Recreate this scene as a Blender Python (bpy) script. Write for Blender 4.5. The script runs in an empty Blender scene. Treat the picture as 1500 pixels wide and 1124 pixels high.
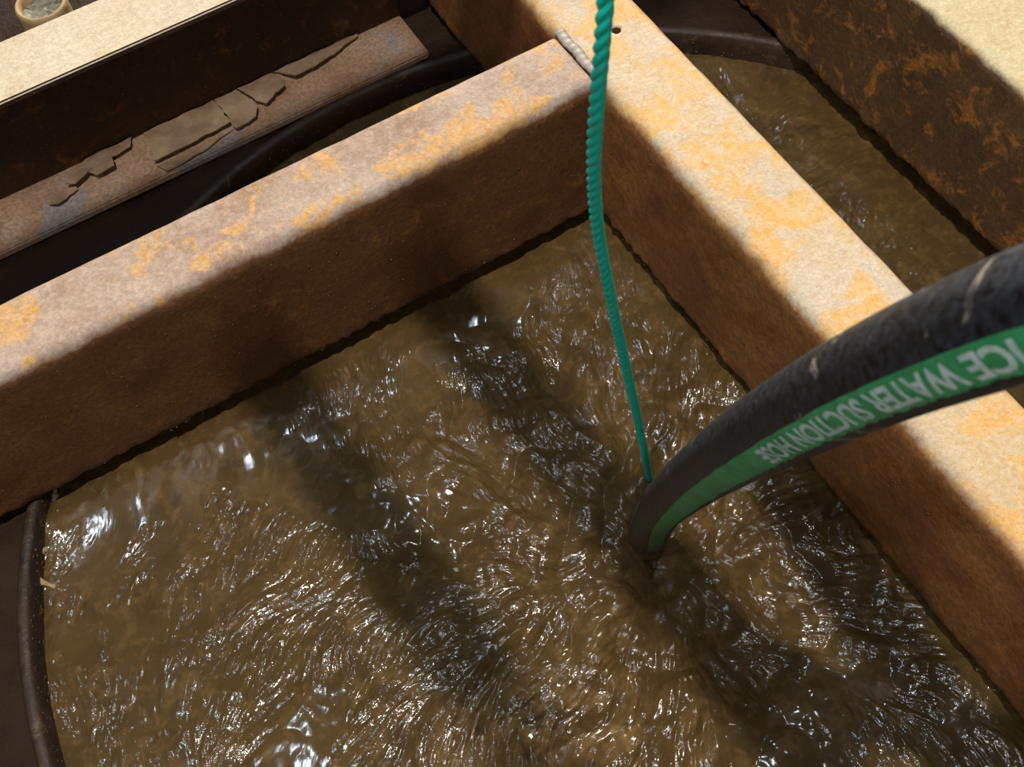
import bpy, bmesh, math, random
import numpy as np
from mathutils import Vector, Matrix

S = bpy.context.scene
COL = S.collection
random.seed(7)
R_ = np.random.default_rng(11)

# ------------------------------------------------------------------ camera
cam_d = bpy.data.cameras.new('camera')
cam = bpy.data.objects.new('camera', cam_d); COL.objects.link(cam)
cam_d.sensor_width = 36.0
cam_d.lens = 36.0 * 1750.05 / 1500.0
cam_d.clip_start = 0.01
CAMX = (0.85388989, -0.51812589, -0.04916929)
CAMD = (-0.47148387, -0.73007999, -0.49465763)
CAMF = (0.22039741, 0.44556567, -0.86769592)
cam.matrix_world = Matrix((
    (CAMX[0], -CAMD[0], -CAMF[0], -0.4863),
    (CAMX[1], -CAMD[1], -CAMF[1], -0.8047),
    (CAMX[2], -CAMD[2], -CAMF[2], 0.9098),
    (0, 0, 0, 1)))
cam_d.dof.use_dof = True
cam_d.dof.focus_distance = 1.27
cam_d.dof.aperture_fstop = 22
S.camera = cam

# ------------------------------------------------------------------ world + lamps
w = bpy.data.worlds.new('world'); S.world = w; w.use_nodes = True
w.node_tree.nodes['Background'].inputs[0].default_value = (0.62, 0.72, 0.9, 1)
w.node_tree.nodes['Background'].inputs[1].default_value = 0.045

def lamp(name, loc, target, power, size, color):
    d = bpy.data.lights.new(name, 'AREA'); d.shape = 'DISK'; d.size = size
    d.energy = power; d.color = color
    o = bpy.data.objects.new(name, d); COL.objects.link(o)
    o.location = loc
    o.rotation_euler = (Vector(target) - Vector(loc)).to_track_quat('-Z', 'Y').to_euler()
    return o
LAMP = Vector((-0.62, -0.78, 2.5))
lamp('work_lamp', LAMP, (-0.2, -0.3, -0.2), 48, 0.045, (1.0, 0.95, 0.88))
lamp('back_lamp', (2.5, 4.1, 2.25), (0.0, -0.2, 0.0), 410, 0.5, (1.0, 0.93, 0.82))
# fill light added beside the camera to brighten rope and hose
lamp('near_fill', (-0.85, -1.3, 1.2), (-0.25, -0.5, 0.2), 2.6, 0.09, (1.0, 0.97, 0.92))
# cool lights added round the pit to put glints on the slurry
for loc in ((-1.1, 0.3, 3.0), (0.75, 0.35, 3.0), (0.9, 1.9, 3.0), (-1.7, -0.7, 2.7)):
    lamp('glint_light', loc, (-0.2, -0.3, -0.2), 11, 0.18, (0.72, 0.86, 1.0))

vs = S.view_settings
vs.view_transform = 'Standard'; vs.look = 'None'; vs.gamma = 1.0
vs.exposure = 0.0
vs.use_curve_mapping = False

# ------------------------------------------------------------------ numpy noise
PERM = R_.permutation(256); PERM = np.concatenate([PERM, PERM, PERM])
G3 = R_.normal(size=(256, 3)); G3 /= np.linalg.norm(G3, axis=1)[:, None]
def noise(x, y, z=0.0):
    x, y, z = np.broadcast_arrays(np.asarray(x, float), np.asarray(y, float), np.asarray(z, float))
    xi = np.floor(x).astype(int); yi = np.floor(y).astype(int); zi = np.floor(z).astype(int)
    xf, yf, zf = x - xi, y - yi, z - zi
    u = xf*xf*xf*(xf*(xf*6-15)+10); v = yf*yf*yf*(yf*(yf*6-15)+10); s = zf*zf*zf*(zf*(zf*6-15)+10)
    xi &= 255; yi &= 255; zi &= 255
    def g(a, b, c):
        h = PERM[PERM[PERM[xi+a]+yi+b]+zi+c]
        gg = G3[h]
        return gg[..., 0]*(xf-a)+gg[..., 1]*(yf-b)+gg[..., 2]*(zf-c)
    def lp(a, b, t): return a+(b-a)*t
    if np.ndim(z) and np.all(zf == 0):
        return 1.6*lp(lp(g(0,0,0), g(1,0,0), u), lp(g(0,1,0), g(1,1,0), u), v)
    return 1.6*lp(lp(lp(g(0,0,0), g(1,0,0), u), lp(g(0,1,0), g(1,1,0), u), v),
              lp(lp(g(0,0,1), g(1,0,1), u), lp(g(0,1,1), g(1,1,1), u), v), s)
def sstep(a, b, t):
    t = np.clip((t-a)/(b-a), 0, 1); return t*t*(3-2*t)

# ------------------------------------------------------------------ material helper
class NT:
    def __init__(s, name):
        s.m = bpy.data.materials.new(name); s.m.use_nodes = True
        s.t = s.m.node_tree; s.b = s.t.nodes['Principled BSDF']
        s.co = s.t.nodes.new('ShaderNodeTexCoord')
    def link(s, a, b): s.t.links.new(a, b)
    def setin(s, sock, v):
        if isinstance(v, bpy.types.NodeSocket): s.link(v, sock)
        elif isinstance(v, (tuple, list)) and len(v) == 3 and sock.type == 'RGBA': sock.default_value = (*v, 1)
        else: sock.default_value = v
    def mapping(s, scale=(1, 1, 1), rot=(0, 0, 0), loc=(0, 0, 0)):
        n = s.t.nodes.new('ShaderNodeMapping'); n.inputs['Scale'].default_value = scale
        n.inputs['Rotation'].default_value = rot; n.inputs['Location'].default_value = loc
        s.link(s.co.outputs['Object'], n.inputs[0]); return n.outputs[0]
    def noise(s, scale, detail=4, rough=0.55, dist=0.0, vec=None):
        n = s.t.nodes.new('ShaderNodeTexNoise'); n.inputs['Scale'].default_value = scale
        n.inputs['Detail'].default_value = detail; n.inputs['Roughness'].default_value = rough
        n.inputs['Distortion'].default_value = dist
        s.link(vec or s.co.outputs['Object'], n.inputs['Vector']); return n.outputs['Fac']
    def vor(s, scale, vec=None, feature='F1'):
        n = s.t.nodes.new('ShaderNodeTexVoronoi'); n.feature = feature; n.inputs['Scale'].default_value = scale
        s.link(vec or s.co.outputs['Object'], n.inputs['Vector']); return n.outputs['Distance']
    def ramp(s, fac, stops, mode='LINEAR'):
        n = s.t.nodes.new('ShaderNodeValToRGB'); n.color_ramp.interpolation = mode
        e = n.color_ramp.elements
        while len(e) < len(stops): e.new(0.5)
        for i, (p, c) in enumerate(stops):
            e[i].position = p; e[i].color = (*c, 1) if isinstance(c, (tuple, list)) else (c, c, c, 1)
        s.link(fac, n.inputs[0]); return n.outputs[0]
    def mix(s, fac, a, b, mode='MIX'):
        n = s.t.nodes.new('ShaderNodeMix'); n.data_type = 'RGBA'; n.blend_type = mode
        s.setin(n.inputs[0], fac); s.setin(n.inputs[6], a); s.setin(n.inputs[7], b); return n.outputs[2]
    def math(s, op, a, b=0.0, c=None):
        n = s.t.nodes.new('ShaderNodeMath'); n.operation = op
        s.setin(n.inputs[0], a); s.setin(n.inputs[1], b)
        if c is not None: s.setin(n.inputs[2], c)
        return n.outputs[0]
    def bump(s, h, strength, dist, normal=None):
        n = s.t.nodes.new('ShaderNodeBump'); n.inputs['Strength'].default_value = strength
        n.inputs['Distance'].default_value = dist; s.link(h, n.inputs['Height'])
        if normal: s.link(normal, n.inputs['Normal'])
        return n.outputs[0]
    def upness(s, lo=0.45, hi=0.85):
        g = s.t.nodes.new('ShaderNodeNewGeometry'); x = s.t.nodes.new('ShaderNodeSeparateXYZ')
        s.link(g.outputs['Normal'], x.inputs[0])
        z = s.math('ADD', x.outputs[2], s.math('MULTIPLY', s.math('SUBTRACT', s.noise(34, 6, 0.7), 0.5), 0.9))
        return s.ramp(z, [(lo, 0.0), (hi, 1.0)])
    def done(s, col, rough, normal=None, spec=0.4, metal=0.0):
        s.setin(s.b.inputs['Base Color'], col); s.setin(s.b.inputs['Roughness'], rough)
        s.b.inputs['Specular IOR Level'].default_value = spec; s.b.inputs['Metallic'].default_value = metal
        if normal: s.link(normal, s.b.inputs['Normal'])
        return s.m

def lin(r, g, b):
    f = lambda c: (c/255/12.92) if c/255 <= 0.04045 else ((c/255+0.055)/1.055)**2.4
    return (f(r), f(g), f(b))

def rust_steel(name, base, pale, orange, side1, side2, seed, o_lo=0.52, o_hi=0.6, streak=(0, 0, 0), side_or=lin(176, 112, 48), side_amt=0.5, so_lo=0.57):
    n = NT(name)
    mp = n.mapping(loc=(seed, seed*0.7, seed*1.3))
    # worn, dusty upper face
    big = n.noise(9, 5, 0.6, 0.4, mp)
    patch = n.noise(17, 9, 0.68, 0.5, mp)
    fine = n.noise(260, 4, 0.7, 0, mp)
    top = n.mix(n.ramp(big, [(0.36, 0.0), (0.64, 1.0)]), base, pale)
    top = n.mix(n.ramp(patch, [(o_lo, 0.0), (o_hi, 1.0)]), top, orange)
    dk = n.noise(31, 6, 0.7, 0.3, mp)
    top = n.mix(n.ramp(dk, [(0.60, 0.0), (0.74, 0.75)]), top, tuple(c*0.55 for c in orange))
    top = n.mix(n.ramp(n.noise(120, 5, 0.75, 0.2, mp), [(0.40, 0.0), (0.66, 0.5)]), top, tuple(min(1, c*1.25+0.02) for c in pale))
    top = n.mix(n.ramp(fine, [(0.35, 0.35), (0.6, 0.0)]), top, tuple(c*0.5 for c in base))
    # rust stained upright faces
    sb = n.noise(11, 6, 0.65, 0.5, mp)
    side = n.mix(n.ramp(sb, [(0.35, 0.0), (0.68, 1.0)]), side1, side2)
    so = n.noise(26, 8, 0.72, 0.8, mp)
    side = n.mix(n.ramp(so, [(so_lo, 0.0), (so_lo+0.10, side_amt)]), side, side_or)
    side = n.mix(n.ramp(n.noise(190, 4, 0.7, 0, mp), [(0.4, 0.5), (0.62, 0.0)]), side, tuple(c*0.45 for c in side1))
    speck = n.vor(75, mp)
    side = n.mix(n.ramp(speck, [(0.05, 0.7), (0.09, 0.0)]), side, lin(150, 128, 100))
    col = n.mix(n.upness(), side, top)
    bh = n.math('ADD', n.noise(300, 5, 0.7, 0, mp), n.math('MULTIPLY', n.noise(60, 6, 0.7, 0, mp), 1.5))
    rough = n.mix(n.upness(), (0.52,)*3, (0.72,)*3)
    return n.done(col, rough, n.bump(bh, 0.55, 0.0014), 0.35)

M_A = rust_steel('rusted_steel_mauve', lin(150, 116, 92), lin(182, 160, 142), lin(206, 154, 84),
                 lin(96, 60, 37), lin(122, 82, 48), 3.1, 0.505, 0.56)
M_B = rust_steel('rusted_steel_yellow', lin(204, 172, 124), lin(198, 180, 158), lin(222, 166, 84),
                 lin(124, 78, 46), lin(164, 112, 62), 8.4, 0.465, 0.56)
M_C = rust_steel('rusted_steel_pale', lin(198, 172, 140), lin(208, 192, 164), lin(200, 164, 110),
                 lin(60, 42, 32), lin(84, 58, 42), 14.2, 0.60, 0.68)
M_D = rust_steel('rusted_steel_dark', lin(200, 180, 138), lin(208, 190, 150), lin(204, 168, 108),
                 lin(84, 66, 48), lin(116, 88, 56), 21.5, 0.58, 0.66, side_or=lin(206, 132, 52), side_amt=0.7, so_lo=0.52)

def flange_mat():
    n = NT('scaled_rust')
    c = n.mix(n.ramp(n.noise(14, 6, 0.65, 0.4), [(0.35, 0.0), (0.65, 1.0)]), lin(150, 112, 86), lin(176, 148, 122))
    c = n.mix(n.ramp(n.noise(9, 4, 0.6), [(0.56, 0.0), (0.64, 0.8)]), c, lin(140, 140, 140))
    c = n.mix(n.ramp(n.noise(200, 4, 0.7), [(0.4, 0.5), (0.6, 0.0)]), c, lin(92, 66, 48))
    return n.done(c, 0.75, n.bump(n.noise(240, 5, 0.7), 0.5, 0.0015), 0.3)
M_FL = flange_mat()
def flake_mat():
    n = NT('rust_flake')
    c = n.mix(n.ramp(n.noise(30, 6, 0.65, 0.4), [(0.35, 0.0), (0.65, 1.0)]), lin(128, 104, 82), lin(162, 136, 108))
    return n.done(c, 0.8, n.bump(n.noise(160, 6, 0.7), 0.5, 0.002), 0.25)
M_FK = flake_mat()
def wall_mat():
    n = NT('wet_casing_steel')
    c = n.mix(n.ramp(n.noise(10, 7, 0.65, 0.5), [(0.35, 0.0), (0.65, 1.0)]), lin(44, 32, 24), lin(70, 51, 36))
    c = n.mix(n.ramp(n.noise(48, 6, 0.7, 0.6), [(0.58, 0.0), (0.68, 0.7)]), c, lin(120, 92, 56))
    return n.done(c, n.ramp(n.noise(35, 4), [(0.4, 0.4), (0.6, 0.65)]), n.bump(n.noise(90, 6, 0.7), 0.6, 0.003), 0.5)
M_W = wall_mat()
def mud_mat():
    n = NT('dark_mud')
    c = n.mix(n.noise(18, 6, 0.65), lin(38, 27, 19), lin(66, 48, 33))
    return n.done(c, 0.6, n.bump(n.noise(40, 7, 0.7), 0.8, 0.01), 0.15)
M_G = mud_mat()
def weld_mat():
    n = NT('weld_metal')
    c = n.mix(n.noise(80, 4, 0.6), lin(126, 112, 100), lin(154, 142, 130))
    return n.done(c, 0.5, n.bump(n.noise(180, 3), 0.4, 0.001), 0.5)
M_WE = weld_mat()
def concrete_mat():
    n = NT('grey_grout')
    c = n.mix(n.ramp(n.noise(90, 6, 0.7), [(0.35, 0.0), (0.65, 1.0)]), lin(92, 84, 66), lin(172, 166, 146))
    return n.done(c, 0.85, n.bump(n.noise(150, 6, 0.7), 0.7, 0.003), 0.2)
M_CO = concrete_mat()
def tan_mat():
    n = NT('tan_pipe')
    c = n.mix(n.noise(40, 5, 0.65), lin(150, 118, 74), lin(206, 178, 130))
    return n.done(c, 0.7, n.bump(n.noise(150, 4), 0.3, 0.001), 0.3)
M_TAN = tan_mat()

def slurry_mat():
    n = NT('brown_slurry')
    c = n.mix(n.ramp(n.noise(13, 5, 0.6, 0.8), [(0.35, 0.0), (0.68, 1.0)]), lin(80, 62, 35), lin(98, 76, 43))
    c = n.mix(n.ramp(n.noise(60, 5, 0.65, 0.4), [(0.5, 0.0), (0.7, 0.5)]), c, lin(134, 102, 60))
    a = n.t.nodes.new('ShaderNodeAttribute'); a.attribute_name = 'ripple'
    fl = n.t.nodes.new('ShaderNodeAttribute'); fl.attribute_name = 'flow'
    acc = None
    for k in (-0.0030, -0.0012, 0.0006, 0.0024):      # fine relief combed along the current
        v = n.t.nodes.new('ShaderNodeVectorMath'); v.operation = 'MULTIPLY_ADD'
        n.link(fl.outputs['Vector'], v.inputs[0]); v.inputs[1].default_value = (k, k, k); n.link(n.co.outputs['Object'], v.inputs[2])
        q = n.noise(330, 1.0, 0.5, 0.0, v.outputs[0]); acc = q if acc is None else n.math('ADD', acc, q)
    h = n.math('MULTIPLY', acc, a.outputs['Fac'])
    return n.done(c, 0.13, n.bump(h, 1.0, 0.00030), 0.5)
M_S = slurry_mat()
def foam_mat():
    n = NT('pale_splash')
    c = n.mix(n.noise(90, 4), lin(170, 140, 90), lin(214, 192, 146))
    return n.done(c, 0.3, n.bump(n.noise(260, 3), 0.5, 0.002), 0.5)
M_F = foam_mat()

def rope_mat():
    n = NT('green_rope_fibre')
    t = n.t.nodes.new('ShaderNodeUVMap'); mp = n.t.nodes.new('ShaderNodeMapping')
    mp.inputs['Scale'].default_value = (3, 60, 1); n.link(t.outputs[0], mp.inputs[0])
    fib = n.noise(4, 3, 0.6, 0, mp.outputs[0])
    c = n.mix(n.ramp(fib, [(0.35, 0.0), (0.65, 1.0)]), lin(0, 198, 170), lin(16, 242, 214))
    c = n.mix(n.ramp(n.noise(60, 5, 0.6), [(0.56, 0.0), (0.72, 0.6)]), c, lin(120, 150, 110))
    n.b.inputs['Subsurface Weight'].default_value = 0.5; n.b.inputs['Subsurface Scale'].default_value = 0.004
    n.b.inputs['Subsurface Radius'].default_value = (0.4, 1.0, 0.9)
    return n.done(c, 0.38, n.bump(fib, 0.5, 0.0006), 0.5)
M_R = rope_mat()

def hose_mats():
    def muddied(n, c):      # mud splashed on the lower end of the hose (object origin is its mouth)
        x = n.t.nodes.new('ShaderNodeSeparateXYZ'); n.link(n.co.outputs['Object'], x.inputs[0])
        z = n.math('ADD', x.outputs[2], n.math('MULTIPLY', n.math('SUBTRACT', n.noise(30, 5, 0.7), 0.5), 0.35))
        return n.mix(n.ramp(z, [(0.03, 0.75), (0.22, 0.0)]), c, lin(74, 62, 46))
    # UV: x = length along the hose in metres, y = turn around it (0..1)
    def uv(n):
        t = n.t.nodes.new('ShaderNodeUVMap'); x = n.t.nodes.new('ShaderNodeSeparateXYZ')
        n.link(t.outputs[0], x.inputs[0]); return t.outputs[0], x.outputs[0], x.outputs[1]
    n = NT('black_rubber'); v, u, a = uv(n)
    mp = n.t.nodes.new('ShaderNodeMapping'); mp.inputs['Scale'].default_value = (220, 26, 1)
    mp.inputs['Rotation'].default_value = (0, 0, 0.25); n.link(v, mp.inputs[0])
    wrap = n.noise(1.0, 4, 0.6, 0.4, mp.outputs[0])
    c = n.mix(n.ramp(wrap, [(0.35, 0.0), (0.7, 1.0)]), lin(18, 19, 22), lin(62, 66, 73))
    mud = n.noise(26, 6, 0.7, 1.2)
    c = n.mix(n.ramp(mud, [(0.61, 0.0), (0.66, 0.8)]), c, lin(166, 156, 138))
    c = muddied(n, c)
    black = n.done(c, n.ramp(wrap, [(0.3, 0.35), (0.7, 0.55)]), n.bump(wrap, 0.5, 0.002), 0.5)
    n = NT('green_stripe_print')
    g = n.noise(70, 5, 0.65, 0.6)
    c = n.mix(n.ramp(g, [(0.3, 0.0), (0.7, 1.0)]), lin(56, 150, 88), lin(88, 192, 124))
    c = n.mix(n.ramp(n.noise(120, 5, 0.7, 0.8), [(0.66, 0.0), (0.70, 1.0)]), c, lin(18, 22, 22))
    c = muddied(n, c)
    green = n.done(c, 0.45, n.bump(g, 0.2, 0.001), 0.4)
    n = NT('white_print')
    c = n.mix(n.ramp(n.noise(160, 5, 0.7), [(0.4, 0.0), (0.66, 1.0)]), lin(232, 246, 242), lin(170, 214, 192))
    white = n.done(c, 0.5, None, 0.4)
    return black, green, white
M_HB, M_HG, M_HW = hose_mats()
n = NT('painted_tube'); M_OV = n.done(n.mix(n.noise(20, 4), lin(110, 104, 96), lin(140, 132, 120)), 0.55, None, 0.4)

# ------------------------------------------------------------------ object helpers
def mesh_obj(name, verts, faces, mat, parent=None, smooth=True, uvs=None):
    me = bpy.data.meshes.new(name)
    verts = np.asarray(verts, np.float32)
    if isinstance(faces, np.ndarray) and faces.ndim == 2:
        k = faces.shape[1]
        me.vertices.add(len(verts)); me.vertices.foreach_set('co', verts.ravel())
        me.loops.add(faces.size); me.loops.foreach_set('vertex_index', faces.astype(np.int32).ravel())
        me.polygons.add(len(faces)); me.polygons.foreach_set('loop_start', np.arange(0, faces.size, k, dtype=np.int32))
        me.update(calc_edges=True)
    else:
        me.from_pydata([tuple(map(float, v)) for v in verts], [], [tuple(map(int, f)) for f in faces])
    if uvs is not None:
        l = me.uv_layers.new(name='UVMap')
        li = np.empty(len(me.loops), np.int32); me.loops.foreach_get('vertex_index', li)
        l.data.foreach_set('uv', np.asarray(uvs, np.float32)[li].ravel())
    me.polygons.foreach_set('use_smooth', np.full(len(me.polygons), smooth))
    me.validate(); me.materials.append(mat)
    o = bpy.data.objects.new(name, me); COL.objects.link(o)
    if parent: o.parent = parent
    return o
def bm_obj(name, bm, mat, parent=None, smooth=False):
    me = bpy.data.meshes.new(name); bmesh.ops.recalc_face_normals(bm, faces=bm.faces); bm.to_mesh(me); bm.free()
    for p in me.polygons: p.use_smooth = smooth
    me.materials.append(mat)
    o = bpy.data.objects.new(name, me); COL.objects.link(o)
    if parent: o.parent = parent
    return o
def thing(name, label, cat, loc=(0, 0, 0), group=None):
    o = bpy.data.objects.new(name, None); COL.objects.link(o); o.location = loc; o.empty_display_size = 0.05
    tag(o, label, cat, group); return o
def tag(o, label, cat, group=None):
    o['label'] = label; o['category'] = cat
    if group: o['group'] = group
    return o
def structure(o, label=None, cat=None):
    o['kind'] = 'structure'
    if label: o['label'] = label; o['category'] = cat
    return o
def grid_faces(nu, nv, wrap_v=False):
    i = np.arange(nu-1)[:, None]; mv = nv if wrap_v else nv-1
    j = np.arange(mv)[None, :]; j2 = (j+1) % nv
    a = i*nv+j; b = i*nv+j2; c = (i+1)*nv+j2; d = (i+1)*nv+j
    return np.stack([a, b, c, d], -1).reshape(-1, 4)
def sub_origin(o, loc):      # keep world placement under a parent that stands at loc
    me = o.data; n = len(me.vertices); c = np.empty(n*3, np.float32); me.vertices.foreach_get('co', c)
    c = c.reshape(-1, 3)-np.asarray(loc, np.float32); me.vertices.foreach_set('co', c.ravel()); me.update(); return o

def rr_profile(x0, x1, z0, z1, r, seg=6, step=0.006):
    """points round a rounded rectangle, finely stepped along the flats"""
    pts = []
    def flat(a, b):
        L = math.dist(a, b); k = max(2, int(L/step))
        for i in range(1, k): pts.append((a[0]+(b[0]-a[0])*i/k, a[1]+(b[1]-a[1])*i/k))
    cs = [((x1-r, z1-r), 0), ((x0+r, z1-r), 90), ((x0+r, z0+r), 180), ((x1-r, z0+r), 270)]
    for k, (c, a0) in enumerate(cs):
        for i in range(seg+1):
            a = math.radians(a0+90*i/seg); pts.append((c[0]+r*math.cos(a), c[1]+r*math.sin(a)))
        c2, a2 = cs[(k+1) % 4]; a2 = math.radians(a2)
        flat(pts[-1], (c2[0]+r*math.cos(a2), c2[1]+r*math.sin(a2)))
    return np.array(pts)

def box_tube(name, axis, l0, l1, c0, c1, z0, z1, r, mat, parent, seed, step=0.006, crust=0.004):
    """rolled hollow section as one skin with pitting and a ragged crusted lower edge"""
    pr = rr_profile(c0, c1, z0, z1, r, step=step)
    cen = np.array([(c0+c1)/2, (z0+z1)/2])
    nu = int((l1-l0)/step)+1; L = np.linspace(l0, l1, nu); nv = len(pr)
    Lg = np.repeat(L, nv); pg = np.tile(pr, (nu, 1))
    nrm = np.roll(pr, -1, 0)-np.roll(pr, 1, 0); nrm = np.stack([nrm[:, 1], -nrm[:, 0]], 1); nrm /= np.linalg.norm(nrm, axis=1)[:, None]
    nrm = np.where((((pr-cen)*nrm).sum(1) < 0)[:, None], -nrm, nrm); ng = np.tile(nrm, (nu, 1))
    d = 0.0007*noise(Lg*30+seed, pg[:, 0]*30, pg[:, 1]*30+seed)
    low = sstep(z0+0.045, z0, pg[:, 1])
    rag = noise(Lg*70+seed, pg[:, 0]*60, pg[:, 1]*60)+0.7*noise(Lg*170, pg[:, 0]*150, pg[:, 1]*150+seed)
    d = d+low*crust*np.clip(rag, -0.3, 1.2)
    pg = pg+ng*d[:, None]
    if axis == 'x': V = np.stack([Lg, pg[:, 0], pg[:, 1]], 1)
    else: V = np.stack([pg[:, 0], Lg, pg[:, 1]], 1)
    F = grid_faces(nu, nv, True)
    faces = [tuple(f) for f in F]+[tuple(range(nv)), tuple((nu-1)*nv+i for i in range(nv))]
    o = mesh_obj(name, V, faces, mat, parent)
    bm = bmesh.new(); bm.from_mesh(o.data); bmesh.ops.recalc_face_normals(bm, faces=bm.faces); bm.to_mesh(o.data); bm.free()
    for p in o.data.polygons: p.use_smooth = len(p.vertices) == 4
    return o

def box_bm(bm, a, b, bevel=0.0):
    r = bmesh.ops.create_cube(bm, size=1.0)
    for v in r['verts']:
        v.co = Vector([a[i]+(b[i]-a[i])*(v.co[i]+0.5) for i in range(3)])
    if bevel:
        es = list({e for v in r['verts'] for e in v.link_edges})
        bmesh.ops.bevel(bm, geom=es, offset=bevel, segments=2, affect='EDGES')

def tube(points, radius, nseg=20, sub=1, frames=None, caps=True):
    """points (n,3) -> verts, faces, uvs; radius may be an array"""
    P = np.asarray(points, float); n = len(P); rad = np.broadcast_to(radius, (n,))
    T = np.gradient(P, axis=0); T /= np.linalg.norm(T, axis=1)[:, None]
    if frames is None:
        N = np.zeros_like(P); up = np.array([0.3, 0.2, 0.9]) if abs(T[0][2]) < 0.8 else np.array([1.0, 0.2, 0])
        v = up-T[0]*(up@T[0]); N[0] = v/np.linalg.norm(v)
        for i in range(1, n):
            v = N[i-1]-T[i]*(N[i-1]@T[i]); N[i] = v/np.linalg.norm(v)
    else:
        N = frames-T*(frames*T).sum(1)[:, None]; N /= np.linalg.norm(N, axis=1)[:, None]
    B = np.cross(T, N)
    a = np.linspace(0, 2*np.pi, nseg, endpoint=False)
    V = P[:, None]+rad[:, None, None]*(np.cos(a)[None, :, None]*N[:, None]+np.sin(a)[None, :, None]*B[:, None])
    s = np.concatenate([[0], np.cumsum(np.linalg.norm(np.diff(P, axis=0), axis=1))])
    uv = np.stack([np.repeat(s, nseg), np.tile(a/(2*np.pi), n)], 1)
    F = [tuple(f) for f in grid_faces(n, nseg, True)]
    if caps: F += [tuple(range(nseg))[::-1], tuple((n-1)*nseg+i for i in range(nseg))]
    return V.reshape(-1, 3), F, uv, (P, T, N, B, s)

def spline(ctrl, n):
    """Catmull-Rom (centripetal-ish), resampled evenly"""
    C = np.asarray(ctrl, float); C = np.vstack([2*C[0]-C[1], C, 2*C[-1]-C[-2]]); out = []
    for i in range(1, len(C)-2):
        p0, p1, p2, p3 = C[i-1:i+3]; d = np.linalg.norm
        t0 = 0; t1 = t0+d(p1-p0)**.5; t2 = t1+d(p2-p1)**.5; t3 = t2+d(p3-p2)**.5
        for t in np.linspace(t1, t2, 60, endpoint=False):
            a1 = (t1-t)/(t1-t0)*p0+(t-t0)/(t1-t0)*p1; a2 = (t2-t)/(t2-t1)*p1+(t-t1)/(t2-t1)*p2; a3 = (t3-t)/(t3-t2)*p2+(t-t2)/(t3-t2)*p3
            b1 = (t2-t)/(t2-t0)*a1+(t-t0)/(t2-t0)*a2; b2 = (t3-t)/(t3-t1)*a2+(t-t1)/(t3-t1)*a3
            out.append((t2-t)/(t2-t1)*b1+(t-t1)/(t2-t1)*b2)
    out.append(C[-2]); out = np.array(out)
    s = np.concatenate([[0], np.cumsum(np.linalg.norm(np.diff(out, axis=0), axis=1))])
    u = np.linspace(0, s[-1], n)
    return np.stack([np.interp(u, s, out[:, k]) for k in range(3)], 1)

# ------------------------------------------------------------------ the setting: round steel casing, ground
CX, CY, RAD = -0.1442, -0.3995, 0.631
WATER = -0.245; RIM = -0.207
prof = [(RAD, -0.62), (RAD, -0.24), (RAD-0.0008, -0.225), (RAD, RIM-0.004), (RAD+0.003, RIM), (RAD+0.011, RIM), (RAD+0.014, RIM-0.004), (RAD+0.014, -0.62)]
na = 220; ang = np.linspace(0, 2*np.pi, na, endpoint=False)
V = np.array([[CX+r*math.cos(a), CY+r*math.sin(a), z] for a in ang for r, z in prof])
k = len(prof); F = np.array([(i*k+j, ((i+1) % na)*k+j, ((i+1) % na)*k+j+1, i*k+j+1) for i in range(na) for j in range(k-1)])
structure(mesh_obj('wall_casing', V, F[:, ::-1].copy(), M_W), 'dark rusty round steel casing wall around the brown slurry', 'wall')
# muddy ground outside the casing, an annulus with lumps
rr = np.concatenate([np.linspace(RAD+0.014, 1.2, 70), np.linspace(1.25, 3.2, 30)]); na2 = 300
ang2 = np.linspace(0, 2*np.pi, na2, endpoint=False)
A_, Rr = np.meshgrid(ang2, rr)
gx, gy = CX+Rr*np.cos(A_), CY+Rr*np.sin(A_)
gz = -0.215+0.006*noise(gx*14, gy*14, 0.0)+0.004*noise(gx*45, gy*45, 0.0)
structure(mesh_obj('floor', np.stack([gx, gy, gz], -1).reshape(-1, 3), grid_faces(len(rr), na2, True)[:, ::-1].copy(), M_G),
          'dark muddy ground outside the round casing', 'ground')

# ------------------------------------------------------------------ slurry surface
OX, OY = -0.179, -0.470     # where the hose discharges
def axis(lo, hi, f0, f1, fine, coarse):
    return np.concatenate([np.arange(lo, f0, coarse), np.arange(f0, f1, fine), np.arange(f1, hi, coarse)])
xs = axis(CX-RAD-0.004, CX+RAD+0.006, -0.78, 0.40, 0.00125, 0.0024); ys = axis(CY-RAD-0.004, CY+RAD+0.006, -0.86, -0.02, 0.00125, 0.0024)
X, Y = np.meshgrid(xs, ys, indexing='ij')
dx, dy = X-OX, Y-OY; r = np.hypot(dx, dy)+1e-6
turn = 1.3*noise(X*3.1+5, Y*3.1+2)*sstep(0.15, 0.5, r)+0.8*noise(X*14, Y*14+7)
ca, sa = np.cos(turn), np.sin(turn)
far = sstep(0.15, 0.38, r)*sstep(0.02, -0.10, dx-0.6*dy)      # away from the jet the ripples run across the pit
sg = np.where(0.54*dx+0.84*dy >= 0, 1.0, -1.0)
ax, ay = dx/r*(1-far)+0.54*sg*far, dy/r*(1-far)+0.84*sg*far
al = np.hypot(ax, ay)+1e-6; ax /= al; ay /= al
ux, uy = ax*ca-ay*sa, ax*sa+ay*ca
near = np.exp(-(r/0.26)**2)
def lic(freq, half, k, off):
    acc = 0
    for s in np.linspace(-half, half, k): acc = acc+noise((X+ux*s)*freq+off, (Y+uy*s)*freq+off*0.6)
    return acc/k*math.sqrt(k)*0.72
warp = 0.012*noise(X*16, Y*16+3)
m = noise(X*5.2+warp*9+1.7, Y*5.2+8.1)+0.75*noise(X*13+4, Y*13+warp*20)+0.3*noise(X*34, Y*34)
rough_m = 0.06+0.94*sstep(-0.20, 0.08, m+1.0*near+0.55*sstep(0.1, 0.2, X))
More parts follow.
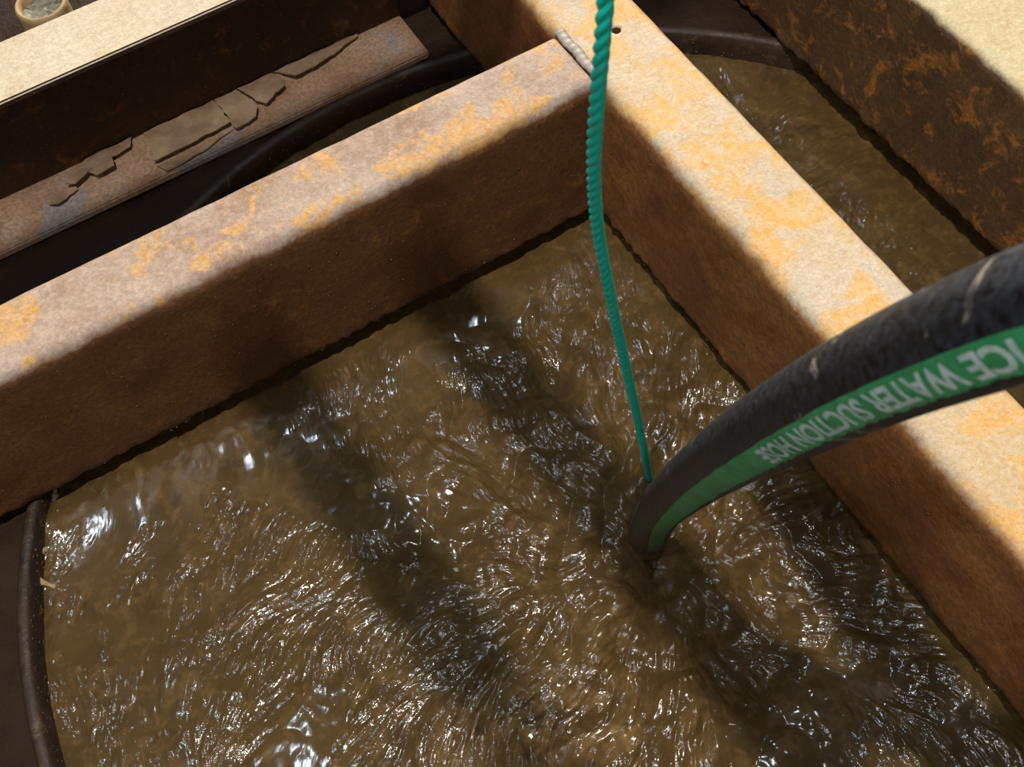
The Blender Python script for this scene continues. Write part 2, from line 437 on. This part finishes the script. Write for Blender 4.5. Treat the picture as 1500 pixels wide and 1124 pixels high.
for px, py, rad in ((-0.29, -0.145, 0.05), (-0.72, -0.231, 0.03), (-0.112, -0.058, 0.035), (0.325, -0.21, 0.035), (-0.667, -0.322, 0.045), (-0.60, -0.18, 0.03)):
    rough_m *= 1-0.85*np.exp(-(((X-px)/rad)**2+((Y-py)/rad)**2))
s1 = lic(205, 0.0065, 6, 3.0); s2 = lic(120, 0.010, 6, 9.0); s3 = lic(62, 0.016, 5, 17.0)
h = rough_m*(0.00110*s1+0.00080*s2)*(1+0.35*near)+(0.25+0.75*rough_m)*0.0021*s3*(1+0.9*near)
h += 0.0020*noise(X*9, Y*9)*(1-near)
lump = lic(21, 0.03, 4, 31.0)
h += (0.013*near+0.0024)*lump+0.020*near*np.abs(noise(X*19+2, Y*19))+0.006*near*np.abs(noise(X*40+2, Y*40))
for px, py, rad, dz in ((OX, OY-0.005, 0.030, -0.030), (-0.152, -0.588, 0.050, -0.026), (-0.115, -0.545, 0.04, -0.014), (-0.40, -0.347, 0.028, -0.026), (-0.161, -0.231, 0.028, -0.024),
                        (-0.281, -0.369, 0.05, 0.010), (-0.239, -0.605, 0.045, 0.013), (-0.06, -0.50, 0.06, 0.010), (-0.70, -0.095, 0.02, 0.010), (-0.20, -0.36, 0.03, 0.006)):
    h += dz*np.exp(-(((X-px)**2+(Y-py)**2)/rad**2))
h += 0.012*np.exp(-((Y+0.075)/0.06)**2)*sstep(0.05, -0.05, X)*(1+0.3*noise(X*9, 3.3))
h += 0.018*np.exp(-((X-0.01)/0.045)**2)*sstep(0.0, -0.1, Y)*(1+0.3*noise(Y*9, 7.7))
Z = WATER+h
ok = ((X-CX)**2+(Y-CY)**2) < (RAD+0.003)**2
nx, ny = X.shape
idx = -np.ones(nx*ny, int); keep = ok.ravel(); idx[keep] = np.arange(keep.sum())
Fq = grid_faces(nx, ny)
Fq = idx[Fq]; Fq = Fq[(Fq >= 0).all(1)]
V = np.stack([X, Y, Z], -1).reshape(-1, 3)[keep]
slurry = mesh_obj('slurry', V, Fq[:, ::-1].copy() if False else Fq, M_S)
at = slurry.data.attributes.new('ripple', 'FLOAT', 'POINT')
at.data.foreach_set('value', (0.08+0.92*rough_m).ravel()[keep].astype(np.float32))
fa = slurry.data.attributes.new('flow', 'FLOAT_VECTOR', 'POINT')
fa.data.foreach_set('vector', np.stack([ux, uy, ux*0], -1).reshape(-1, 3)[keep].astype(np.float32).ravel())
tag(slurry, 'churning brown muddy slurry filling the round casing under the beams', 'slurry'); slurry['kind'] = 'stuff'

# ------------------------------------------------------------------ beams
HB = -0.2066
bA = thing('box_girder', 'rusty mauve-brown box beam butting into the side of another beam', 'beam', (-0.6, -0.043, HB))
t = box_tube('tube', 'x', -1.5, -0.001, -0.0865, 0.004, HB, 0.0, 0.016, M_A, bA, 3.0); sub_origin(t, bA.location)
# weld bead over the joint
bp = [(0.007+0.0008*math.sin(i*0.9), -0.076+0.076*i/16, 0.0005) for i in range(17)]
Vw, Fw, uvw, _ = tube(spline(bp, 60), 0.0062*(1+0.06*np.sin(np.arange(60)*0.9)), 12); Vw[:, 2] *= 0.3
sub_origin(mesh_obj('weld_bead', Vw, Fw, M_WE, bA), bA.location)['label'] = 'grey weld bead across the joint'

bB = thing('box_girder', 'rusty yellow-orange box beam passing behind the rope and under the hose', 'beam', (0.05, -0.4, HB))
tB = box_tube('tube', 'y', -1.5, 0.9, 0.0, 0.105, HB, 0.0, 0.018, M_B, bB, 9.0)
sub_origin(tB, bB.location)
# drilled hole in its top face
hb = bmesh.new(); bmesh.ops.create_cone(hb, cap_ends=True, segments=20, radius1=0.0048, radius2=0.0048, depth=0.05)
for v in hb.verts: v.co += Vector((0.0581, -0.0326, 0.0))
cut = bm_obj('cutter', hb, M_B)
bpy.context.view_layer.update()
mo = tB.modifiers.new('hole', 'BOOLEAN'); mo.object = cut; mo.operation = 'DIFFERENCE'; mo.solver = 'EXACT'
dg = bpy.context.evaluated_depsgraph_get(); me = bpy.data.meshes.new_from_object(tB.evaluated_get(dg))
tB.modifiers.clear(); tB.data = me; bpy.data.objects.remove(cut)

bD = thing('box_girder', 'dark brown beam with orange rust streaks in the top right corner', 'beam', (0.39, -0.1, HB))
t = box_tube('tube', 'y', -1.5, 0.9, 0.339, 0.445, HB, 0.0026, 0.012, M_D, bD, 15.0); sub_origin(t, bD.location)

# channel section with open side towards the pit
y0, y1, x1 = 0.2404, 0.3276, -0.040
bC = thing('steel_channel', 'pale rusty steel channel with open shaded side and flaking lower flange', 'beam', (-0.7, 0.28, -0.2))
def slab(name, xa, xb, ya, yb, za, zb, mat, bev, cutback=0.0):
    bm = bmesh.new(); box_bm(bm, (xa, ya, za), (xb, yb, zb), bev)
    o = bm_obj(name, bm, mat, bC); return sub_origin(o, bC.location)
slab('top_flange', -1.6, x1, y0, y1, -0.010, 0.0, M_C, 0.0022)
slab('web', -1.6, x1, y1-0.009, y1, -0.200, -0.010, M_C, 0.0)
slab('lower_flange', -1.6, x1, y0, y1, -0.211, -0.200, M_FL, 0.002)
FL = [
 [(-0.404,0.3175),(-0.3835,0.3175),(-0.3427,0.3175),(-0.309,0.3175),(-0.3065,0.2643),(-0.3541,0.261),(-0.393,0.2597),(-0.4116,0.2606),(-0.405,0.276)],
 [(-0.3075,0.3175),(-0.277,0.3175),(-0.267,0.2701),(-0.2756,0.2562),(-0.3055,0.2522),(-0.3055,0.2663)],
 [(-0.2755,0.3175),(-0.226,0.3175),(-0.2209,0.2932),(-0.2233,0.2823),(-0.2562,0.2674),(-0.2650,0.2792)],
 [(-0.2240,0.3175),(-0.1982,0.3175),(-0.148,0.3175),(-0.1041,0.3175),(-0.1048,0.3120),(-0.1358,0.2996),(-0.1767,0.2887),(-0.2063,0.2876)],
 [(-0.4102,0.2577),(-0.357,0.2544),(-0.3072,0.2605),(-0.352,0.2471),(-0.4027,0.2415)],
 [(-0.544,0.2735),(-0.5291,0.2864),(-0.506,0.2856),(-0.505,0.2766),(-0.5342,0.265)],
 [(-0.5149,0.2863),(-0.48,0.3175),(-0.4494,0.3175),(-0.4183,0.3175),(-0.4263,0.2988),(-0.4521,0.2944),(-0.454,0.2785),(-0.4769,0.2768),(-0.4777,0.29),(-0.5046,0.2776)]]
for q, poly in enumerate(FL):
    # jagged outline, lifted at the front edge, real thickness
    rnd = random.Random(q); pts = []
    for i, p in enumerate(poly):
        b = poly[(i+1) % len(poly)]; kk = max(1, int(math.dist(p, b)/0.006))
        for j in range(kk):
            f = j/kk; pts.append((p[0]+(b[0]-p[0])*f+rnd.uniform(-1, 1)*0.0011*(j > 0), p[1]+(b[1]-p[1])*f+rnd.uniform(-1, 1)*0.0011*(j > 0)))
    cy = sum(p[1] for p in pts)/len(pts); ymax = max(p[1] for p in pts)
    lift = (0.0085, 0.0065, 0.0075, 0.008, 0.0026, 0.006, 0.009)[q]
    zf = lambda p: -0.1985+0.0006*q % 0.002+lift*min(1, max(0, (ymax-p[1])/0.03))+0.0008*math.sin(p[0]*160+q)
    bm = bmesh.new()
    up = [bm.verts.new((p[0], p[1], zf(p)+0.0014)) for p in pts]; dn = [bm.verts.new((p[0], p[1], zf(p))) for p in pts]
    bm.faces.new(up); bm.faces.new(dn[::-1])
    for i in range(len(pts)): bm.faces.new((up[i], dn[i], dn[(i+1) % len(pts)], up[(i+1) % len(pts)]))
    bmesh.ops.triangulate(bm, faces=[f for f in bm.faces if len(f.verts) > 4])
    sub_origin(bm_obj('rust_flake', bm, M_FK, bC), bC.location)

# ------------------------------------------------------------------ pipe stub behind the channel
ps = thing('pipe_stub', 'grout filled tan pipe stub standing behind the pale channel', 'pipe', (-0.437, 0.498, -0.225))
ps.scale = (0.85, 0.85, 0.95)
pf = [(0.030, -0.008), (0.030, 0.116), (0.032, 0.122), (0.035, 0.124), (0.0375, 0.121), (0.038, 0.115), (0.038, -0.008)]
V = [[r_*math.cos(a), r_*math.sin(a), z] for a in np.linspace(0, 2*np.pi, 48, endpoint=False) for r_, z in pf]; k = len(pf)
F = np.array([(i*k+j, i*k+j+1, ((i+1) % 48)*k+j+1, ((i+1) % 48)*k+j) for i in range(48) for j in range(k-1)])
mesh_obj('pipe', V, F, M_TAN, ps)
V = [[0, 0, 0.112]]; F = []
for i in range(6):
    for j in range(36):
        a = j*math.tau/36; q = 0.0302*(i+1)/6; V.append([q*math.cos(a), q*math.sin(a), 0.110+0.0025*random.uniform(-1, 1)])
for j in range(36): F.append((0, 1+j, 1+(j+1) % 36))
for i in range(5):
    for j in range(36): F.append((1+i*36+j, 1+(i+1)*36+j, 1+(i+1)*36+(j+1) % 36, 1+i*36+(j+1) % 36))
mesh_obj('grout_fill', V, F, M_CO, ps)['label'] = 'rough grey grout'

# ------------------------------------------------------------------ rope: three twisted strands
RC = [(-0.2837,-0.512,0.78),(-0.2813,-0.5071,0.6191),(-0.2801,-0.5041,0.5749),(-0.2795,-0.4996,0.5255),(-0.2763,-0.492,0.4668),(-0.2662,-0.4812,0.3942),
      (-0.2517,-0.4747,0.3091),(-0.2263,-0.4602,0.1847),(-0.1853,-0.4307,0.0028),(-0.1315,-0.3921,-0.2461),(-0.124,-0.387,-0.29)]
RC = np.array(RC)
rope = thing('rope', 'green twisted rope hanging down into the slurry beside the hose', 'rope', tuple(RC[-1]))
cl = spline(RC, 1500)
_, _, _, (P_, T_, N_, B_, s_) = tube(cl, 0.003, 6)
for q in range(3):
    a = s_/0.026*math.tau+q*math.tau/3
    c = P_+0.00175*(np.cos(a)[:, None]*N_+np.sin(a)[:, None]*B_)
    V, F, uv, _ = tube(c, 0.00205, 12)
    sub_origin(mesh_obj('strand', V, F, M_R, rope, uvs=uv), rope.location)

# ------------------------------------------------------------------ hose
HC = np.array([(-0.215,-0.845,0.90),(-0.235,-0.79,0.78),(-0.2609,-0.7368,0.6562),(-0.2687,-0.7106,0.6043),(-0.27,-0.6771,0.5261),(-0.2653,-0.6338,0.4083),(-0.2341,-0.5579,0.1786),(-0.1951,-0.483,-0.0727),(-0.1793,-0.4543,-0.2037)])
HN = np.array([(-0.955,-0.29,0.05),(-0.955,-0.3,0.02),(-0.952,-0.307,-0.013),(-0.949,-0.306,-0.074),(-0.926,-0.346,-0.151),(-0.866,-0.439,-0.24),(-0.752,-0.59,-0.295),(-0.495,-0.818,-0.293),(-0.262,-0.935,-0.237)])
NH = 420; cl = spline(HC, NH)
dctrl = np.array([np.argmin(np.linalg.norm(cl-c, axis=1)) for c in HC])
fr = np.stack([np.interp(np.arange(NH), dctrl, HN[:, k]) for k in range(3)], 1)
hose = thing('hose', 'black rubber hose with green lettered stripe pointing down at the slurry', 'hose', tuple(HC[-1]))
HR = 0.020
V, F, uv, (P_, T_, N_, B_, s_) = tube(cl, HR, 64, frames=fr, caps=False)
mesh_obj('rubber_wall', V, F, M_HB, hose, uvs=uv); sub_origin(hose.children[-1], hose.location)
# annular mouth and dark bore
def ring(i, r): 
    a = np.linspace(0, math.tau, 48, endpoint=False)
    return P_[i]+r*(np.cos(a)[:, None]*N_[i]+np.sin(a)[:, None]*B_[i])
e = NH-1
V = np.vstack([ring(e, HR), ring(e, HR)+T_[e]*0.001, ring(e, 0.0145)+T_[e]*0.001, ring(e-40, 0.0145)])
o = mesh_obj('mouth', V, grid_faces(4, 48, True), M_HB, hose); sub_origin(o, hose.location)
def on_hose(u, v, off):      # u metres along, v metres round (0 = stripe centre)
    i = np.interp(u, s_, np.arange(NH)); i0 = np.clip(np.floor(i).astype(int), 0, NH-2); f = (i-i0)[:, None]
    L = lambda A: A[i0]*(1-f)+A[i0+1]*f
    a = v/HR; n_ = np.cos(a)[:, None]*L(N_)+np.sin(a)[:, None]*L(B_)
    return L(P_)+n_*(HR+off)
side = 1.0 if (np.cross(T_[150], N_[150]) @ np.array(CAMD)) > 0 else -1.0   # which way round is the lower side
SW = 0.0076
u = np.linspace(0.0, s_[-1]*0.985, 500); vv = np.linspace(-1, 1, 13)
U, VV = np.meshgrid(u, vv, indexing='ij')
edge = SW+0.0006*noise(U*40, VV*0+np.sign(VV)*3)+0.0005*np.sign(noise(U*160, np.sign(VV)*5.0))*(VV < 0)
Ps = on_hose(U.ravel(), (VV*edge).ravel(), 0.0003)
stripe = mesh_obj('stripe', Ps, grid_faces(500, 13), M_HG, hose); sub_origin(stripe, hose.location); stripe['label'] = 'green printed stripe'
TEXT_U0, TEXT_U1, TEXT_H = 0.276, 0.530, 0.0098
cu = bpy.data.curves.new('lettering', 'FONT'); cu.body = 'SERVICE WATER SUCTION HOSE'; cu.size = 1.0; cu.resolution_u = 3; cu.offset = 0.032
to = bpy.data.objects.new('lettering_src', cu); COL.objects.link(to)
dg = bpy.context.evaluated_depsgraph_get(); tm = bpy.data.meshes.new_from_object(to.evaluated_get(dg))
bpy.data.objects.remove(to)
bm = bmesh.new(); bm.from_mesh(tm); bmesh.ops.triangulate(bm, faces=bm.faces)
bmesh.ops.subdivide_edges(bm, edges=[e_ for e_ in bm.edges if e_.calc_length() > 0.12], cuts=2, use_grid_fill=True)
bmesh.ops.triangulate(bm, faces=bm.faces)
tv = np.array([v.co[:] for v in bm.verts]); tf = [[v.index for v in f.verts] for f in bm.faces]; bm.free()
tx = (tv[:, 0]-tv[:, 0].min())/(tv[:, 0].max()-tv[:, 0].min()); ty = tv[:, 1]/0.70-0.5
Pt = on_hose(TEXT_U0+tx*(TEXT_U1-TEXT_U0), side*ty*TEXT_H, 0.0007)
lt = mesh_obj('lettering', Pt, tf, M_HW, stripe, smooth=False); sub_origin(lt, hose.location); lt['label'] = 'white stencilled lettering'

# slurry jet leaving the hose mouth
jp = spline([P_[e]-T_[e]*0.02, P_[e]+T_[e]*0.02, P_[e]+T_[e]*0.05+np.array([0.002, -0.002, -0.004]), P_[e]+T_[e]*0.085+np.array([0.003, -0.004, -0.015])], 40)
V, F, uv, _ = tube(jp, 0.0138+0.0015*np.sin(np.arange(40)*0.6)+np.linspace(0, 0.004, 40), 28)
V = V+0.0012*np.stack([noise(V[:, 0]*120, V[:, 1]*120, V[:, 2]*50+k) for k in (0.5, 7.5, 13.5)], 1)
mesh_obj('jet', V, F, M_S, slurry)['label'] = 'stream leaving the hose mouth'

# splashes thrown up on the casing wall
def tongue(pts, rad):
    V, F, uv, _ = tube(spline(pts, 40), np.interp(np.linspace(0, 1, 40), np.linspace(0, 1, len(rad)), rad), 10)
    V = V+0.0014*np.stack([noise(V[:, 0]*150+k, V[:, 1]*150, V[:, 2]*150) for k in (0.5, 7.5, 13.5)], 1)
    return mesh_obj('splash', V, F, M_F, slurry)
rs = random.Random(5)
for q in range(9):
    bx, by = -0.688+0.004*rs.random(), -0.066-0.0032*q
    tongue([(bx-0.006, by, -0.243), (bx+0.004, by+0.001, -0.238+0.003*rs.random()), (bx+0.013, by+0.003*rs.random(), -0.240), (bx+0.02+0.008*rs.random(), by+0.004, -0.247)], (0.0018, 0.0028, 0.0022, 0.0010))
tongue([(-0.700, -0.118, -0.247), (-0.716, -0.125, -0.232), (-0.724, -0.138, -0.228), (-0.726, -0.152, -0.233), (-0.716, -0.162, -0.247)], (0.002, 0.0035, 0.0034, 0.003, 0.002))

# spatter drops clinging to the steel
def drops(parent, places, name='spatter'):
    bm = bmesh.new()
    for (p, nrm, rad) in places:
        mtx = Matrix.Translation(p) @ Vector(nrm).to_track_quat('Z', 'Y').to_matrix().to_4x4() @ Matrix.Diagonal((rad, rad*rs.uniform(0.7, 1.5), rad*0.5, 1))
        bmesh.ops.create_icosphere(bm, subdivisions=1, radius=1.0, matrix=mtx)
    o = bm_obj(name, bm, M_S, parent, True); o['kind'] = 'stuff'; o['label'] = 'wet slurry spatter'
    sub_origin(o, parent.location); return o
drops(bA, [((rs.uniform(-0.62, -0.01), -0.0868, -0.2+0.17*rs.random()**1.6), (0, -1, 0), rs.choice((0.0007, 0.001, 0.0016))) for _ in range(130)])
drops(bB, [((-0.0003, rs.uniform(-0.85, -0.1), -0.2+0.17*rs.random()**1.6), (-1, 0, 0), rs.choice((0.0007, 0.001, 0.0016))) for _ in range(120)])
wp = []
for _ in range(420):
    a = rs.choice((rs.uniform(0.6, 2.5), rs.uniform(2.4, 3.3)))
    wp.append(((CX+(RAD-0.0005)*math.cos(a), CY+(RAD-0.0005)*math.sin(a), rs.uniform(-0.243, -0.21)), (-math.cos(a), -math.sin(a), 0), rs.choice((0.0008, 0.0012, 0.0018))))
drops(bpy.data.objects['wall_casing'], wp)

# ------------------------------------------------------------------ walkway tubes added overhead, out of view, to cast shade strips on the slurry
ov = bpy.data.objects.new('shade_frame', None); COL.objects.link(ov); structure(ov, 'added walkway frame above the pit', 'shading')
BZ = 1.02; fr_ = (LAMP.z-BZ)/(LAMP.z-WATER)
def above(x, y): return (LAMP.x+fr_*(x-LAMP.x), LAMP.y+fr_*(y-LAMP.y), BZ)
for (xa, xb, yb_) in ((-0.418, -0.375, -0.06), (-0.203, -0.165, -0.06), (-0.004, -0.058, -0.40)):
    a = above(xa, yb_); b = above(xb+(xb-xa)*0.6, -1.15)
    V, F, uv, _ = tube(np.linspace(a, b, 12), 0.0235, 20); mesh_obj('shade_bar', V, F, M_OV, ov)
ca_, cb_ = above(-1.2, 0.205), above(0.9, 0.205)
V, F, uv, _ = tube(np.linspace(ca_, cb_, 12), 0.030, 20); mesh_obj('gap_shade_bar', V, F, M_OV, ov)  # bar added out of view to darken the gap behind the cross beam
b0 = above(-0.9, -1.15); b1 = above(0.6, -1.15)
V, F, uv, _ = tube(np.linspace((-1.6, b0[1], BZ), (1.3, b0[1], BZ), 8), 0.024, 16); mesh_obj('bearer', V, F, M_OV, ov)  # carries the added shade bars
for x in (-1.6, 1.3):
    V, F, uv, _ = tube(np.linspace((x, b0[1], -0.24), (x, b0[1], BZ), 4), 0.024, 16); mesh_obj('post', V, F, M_OV, ov)
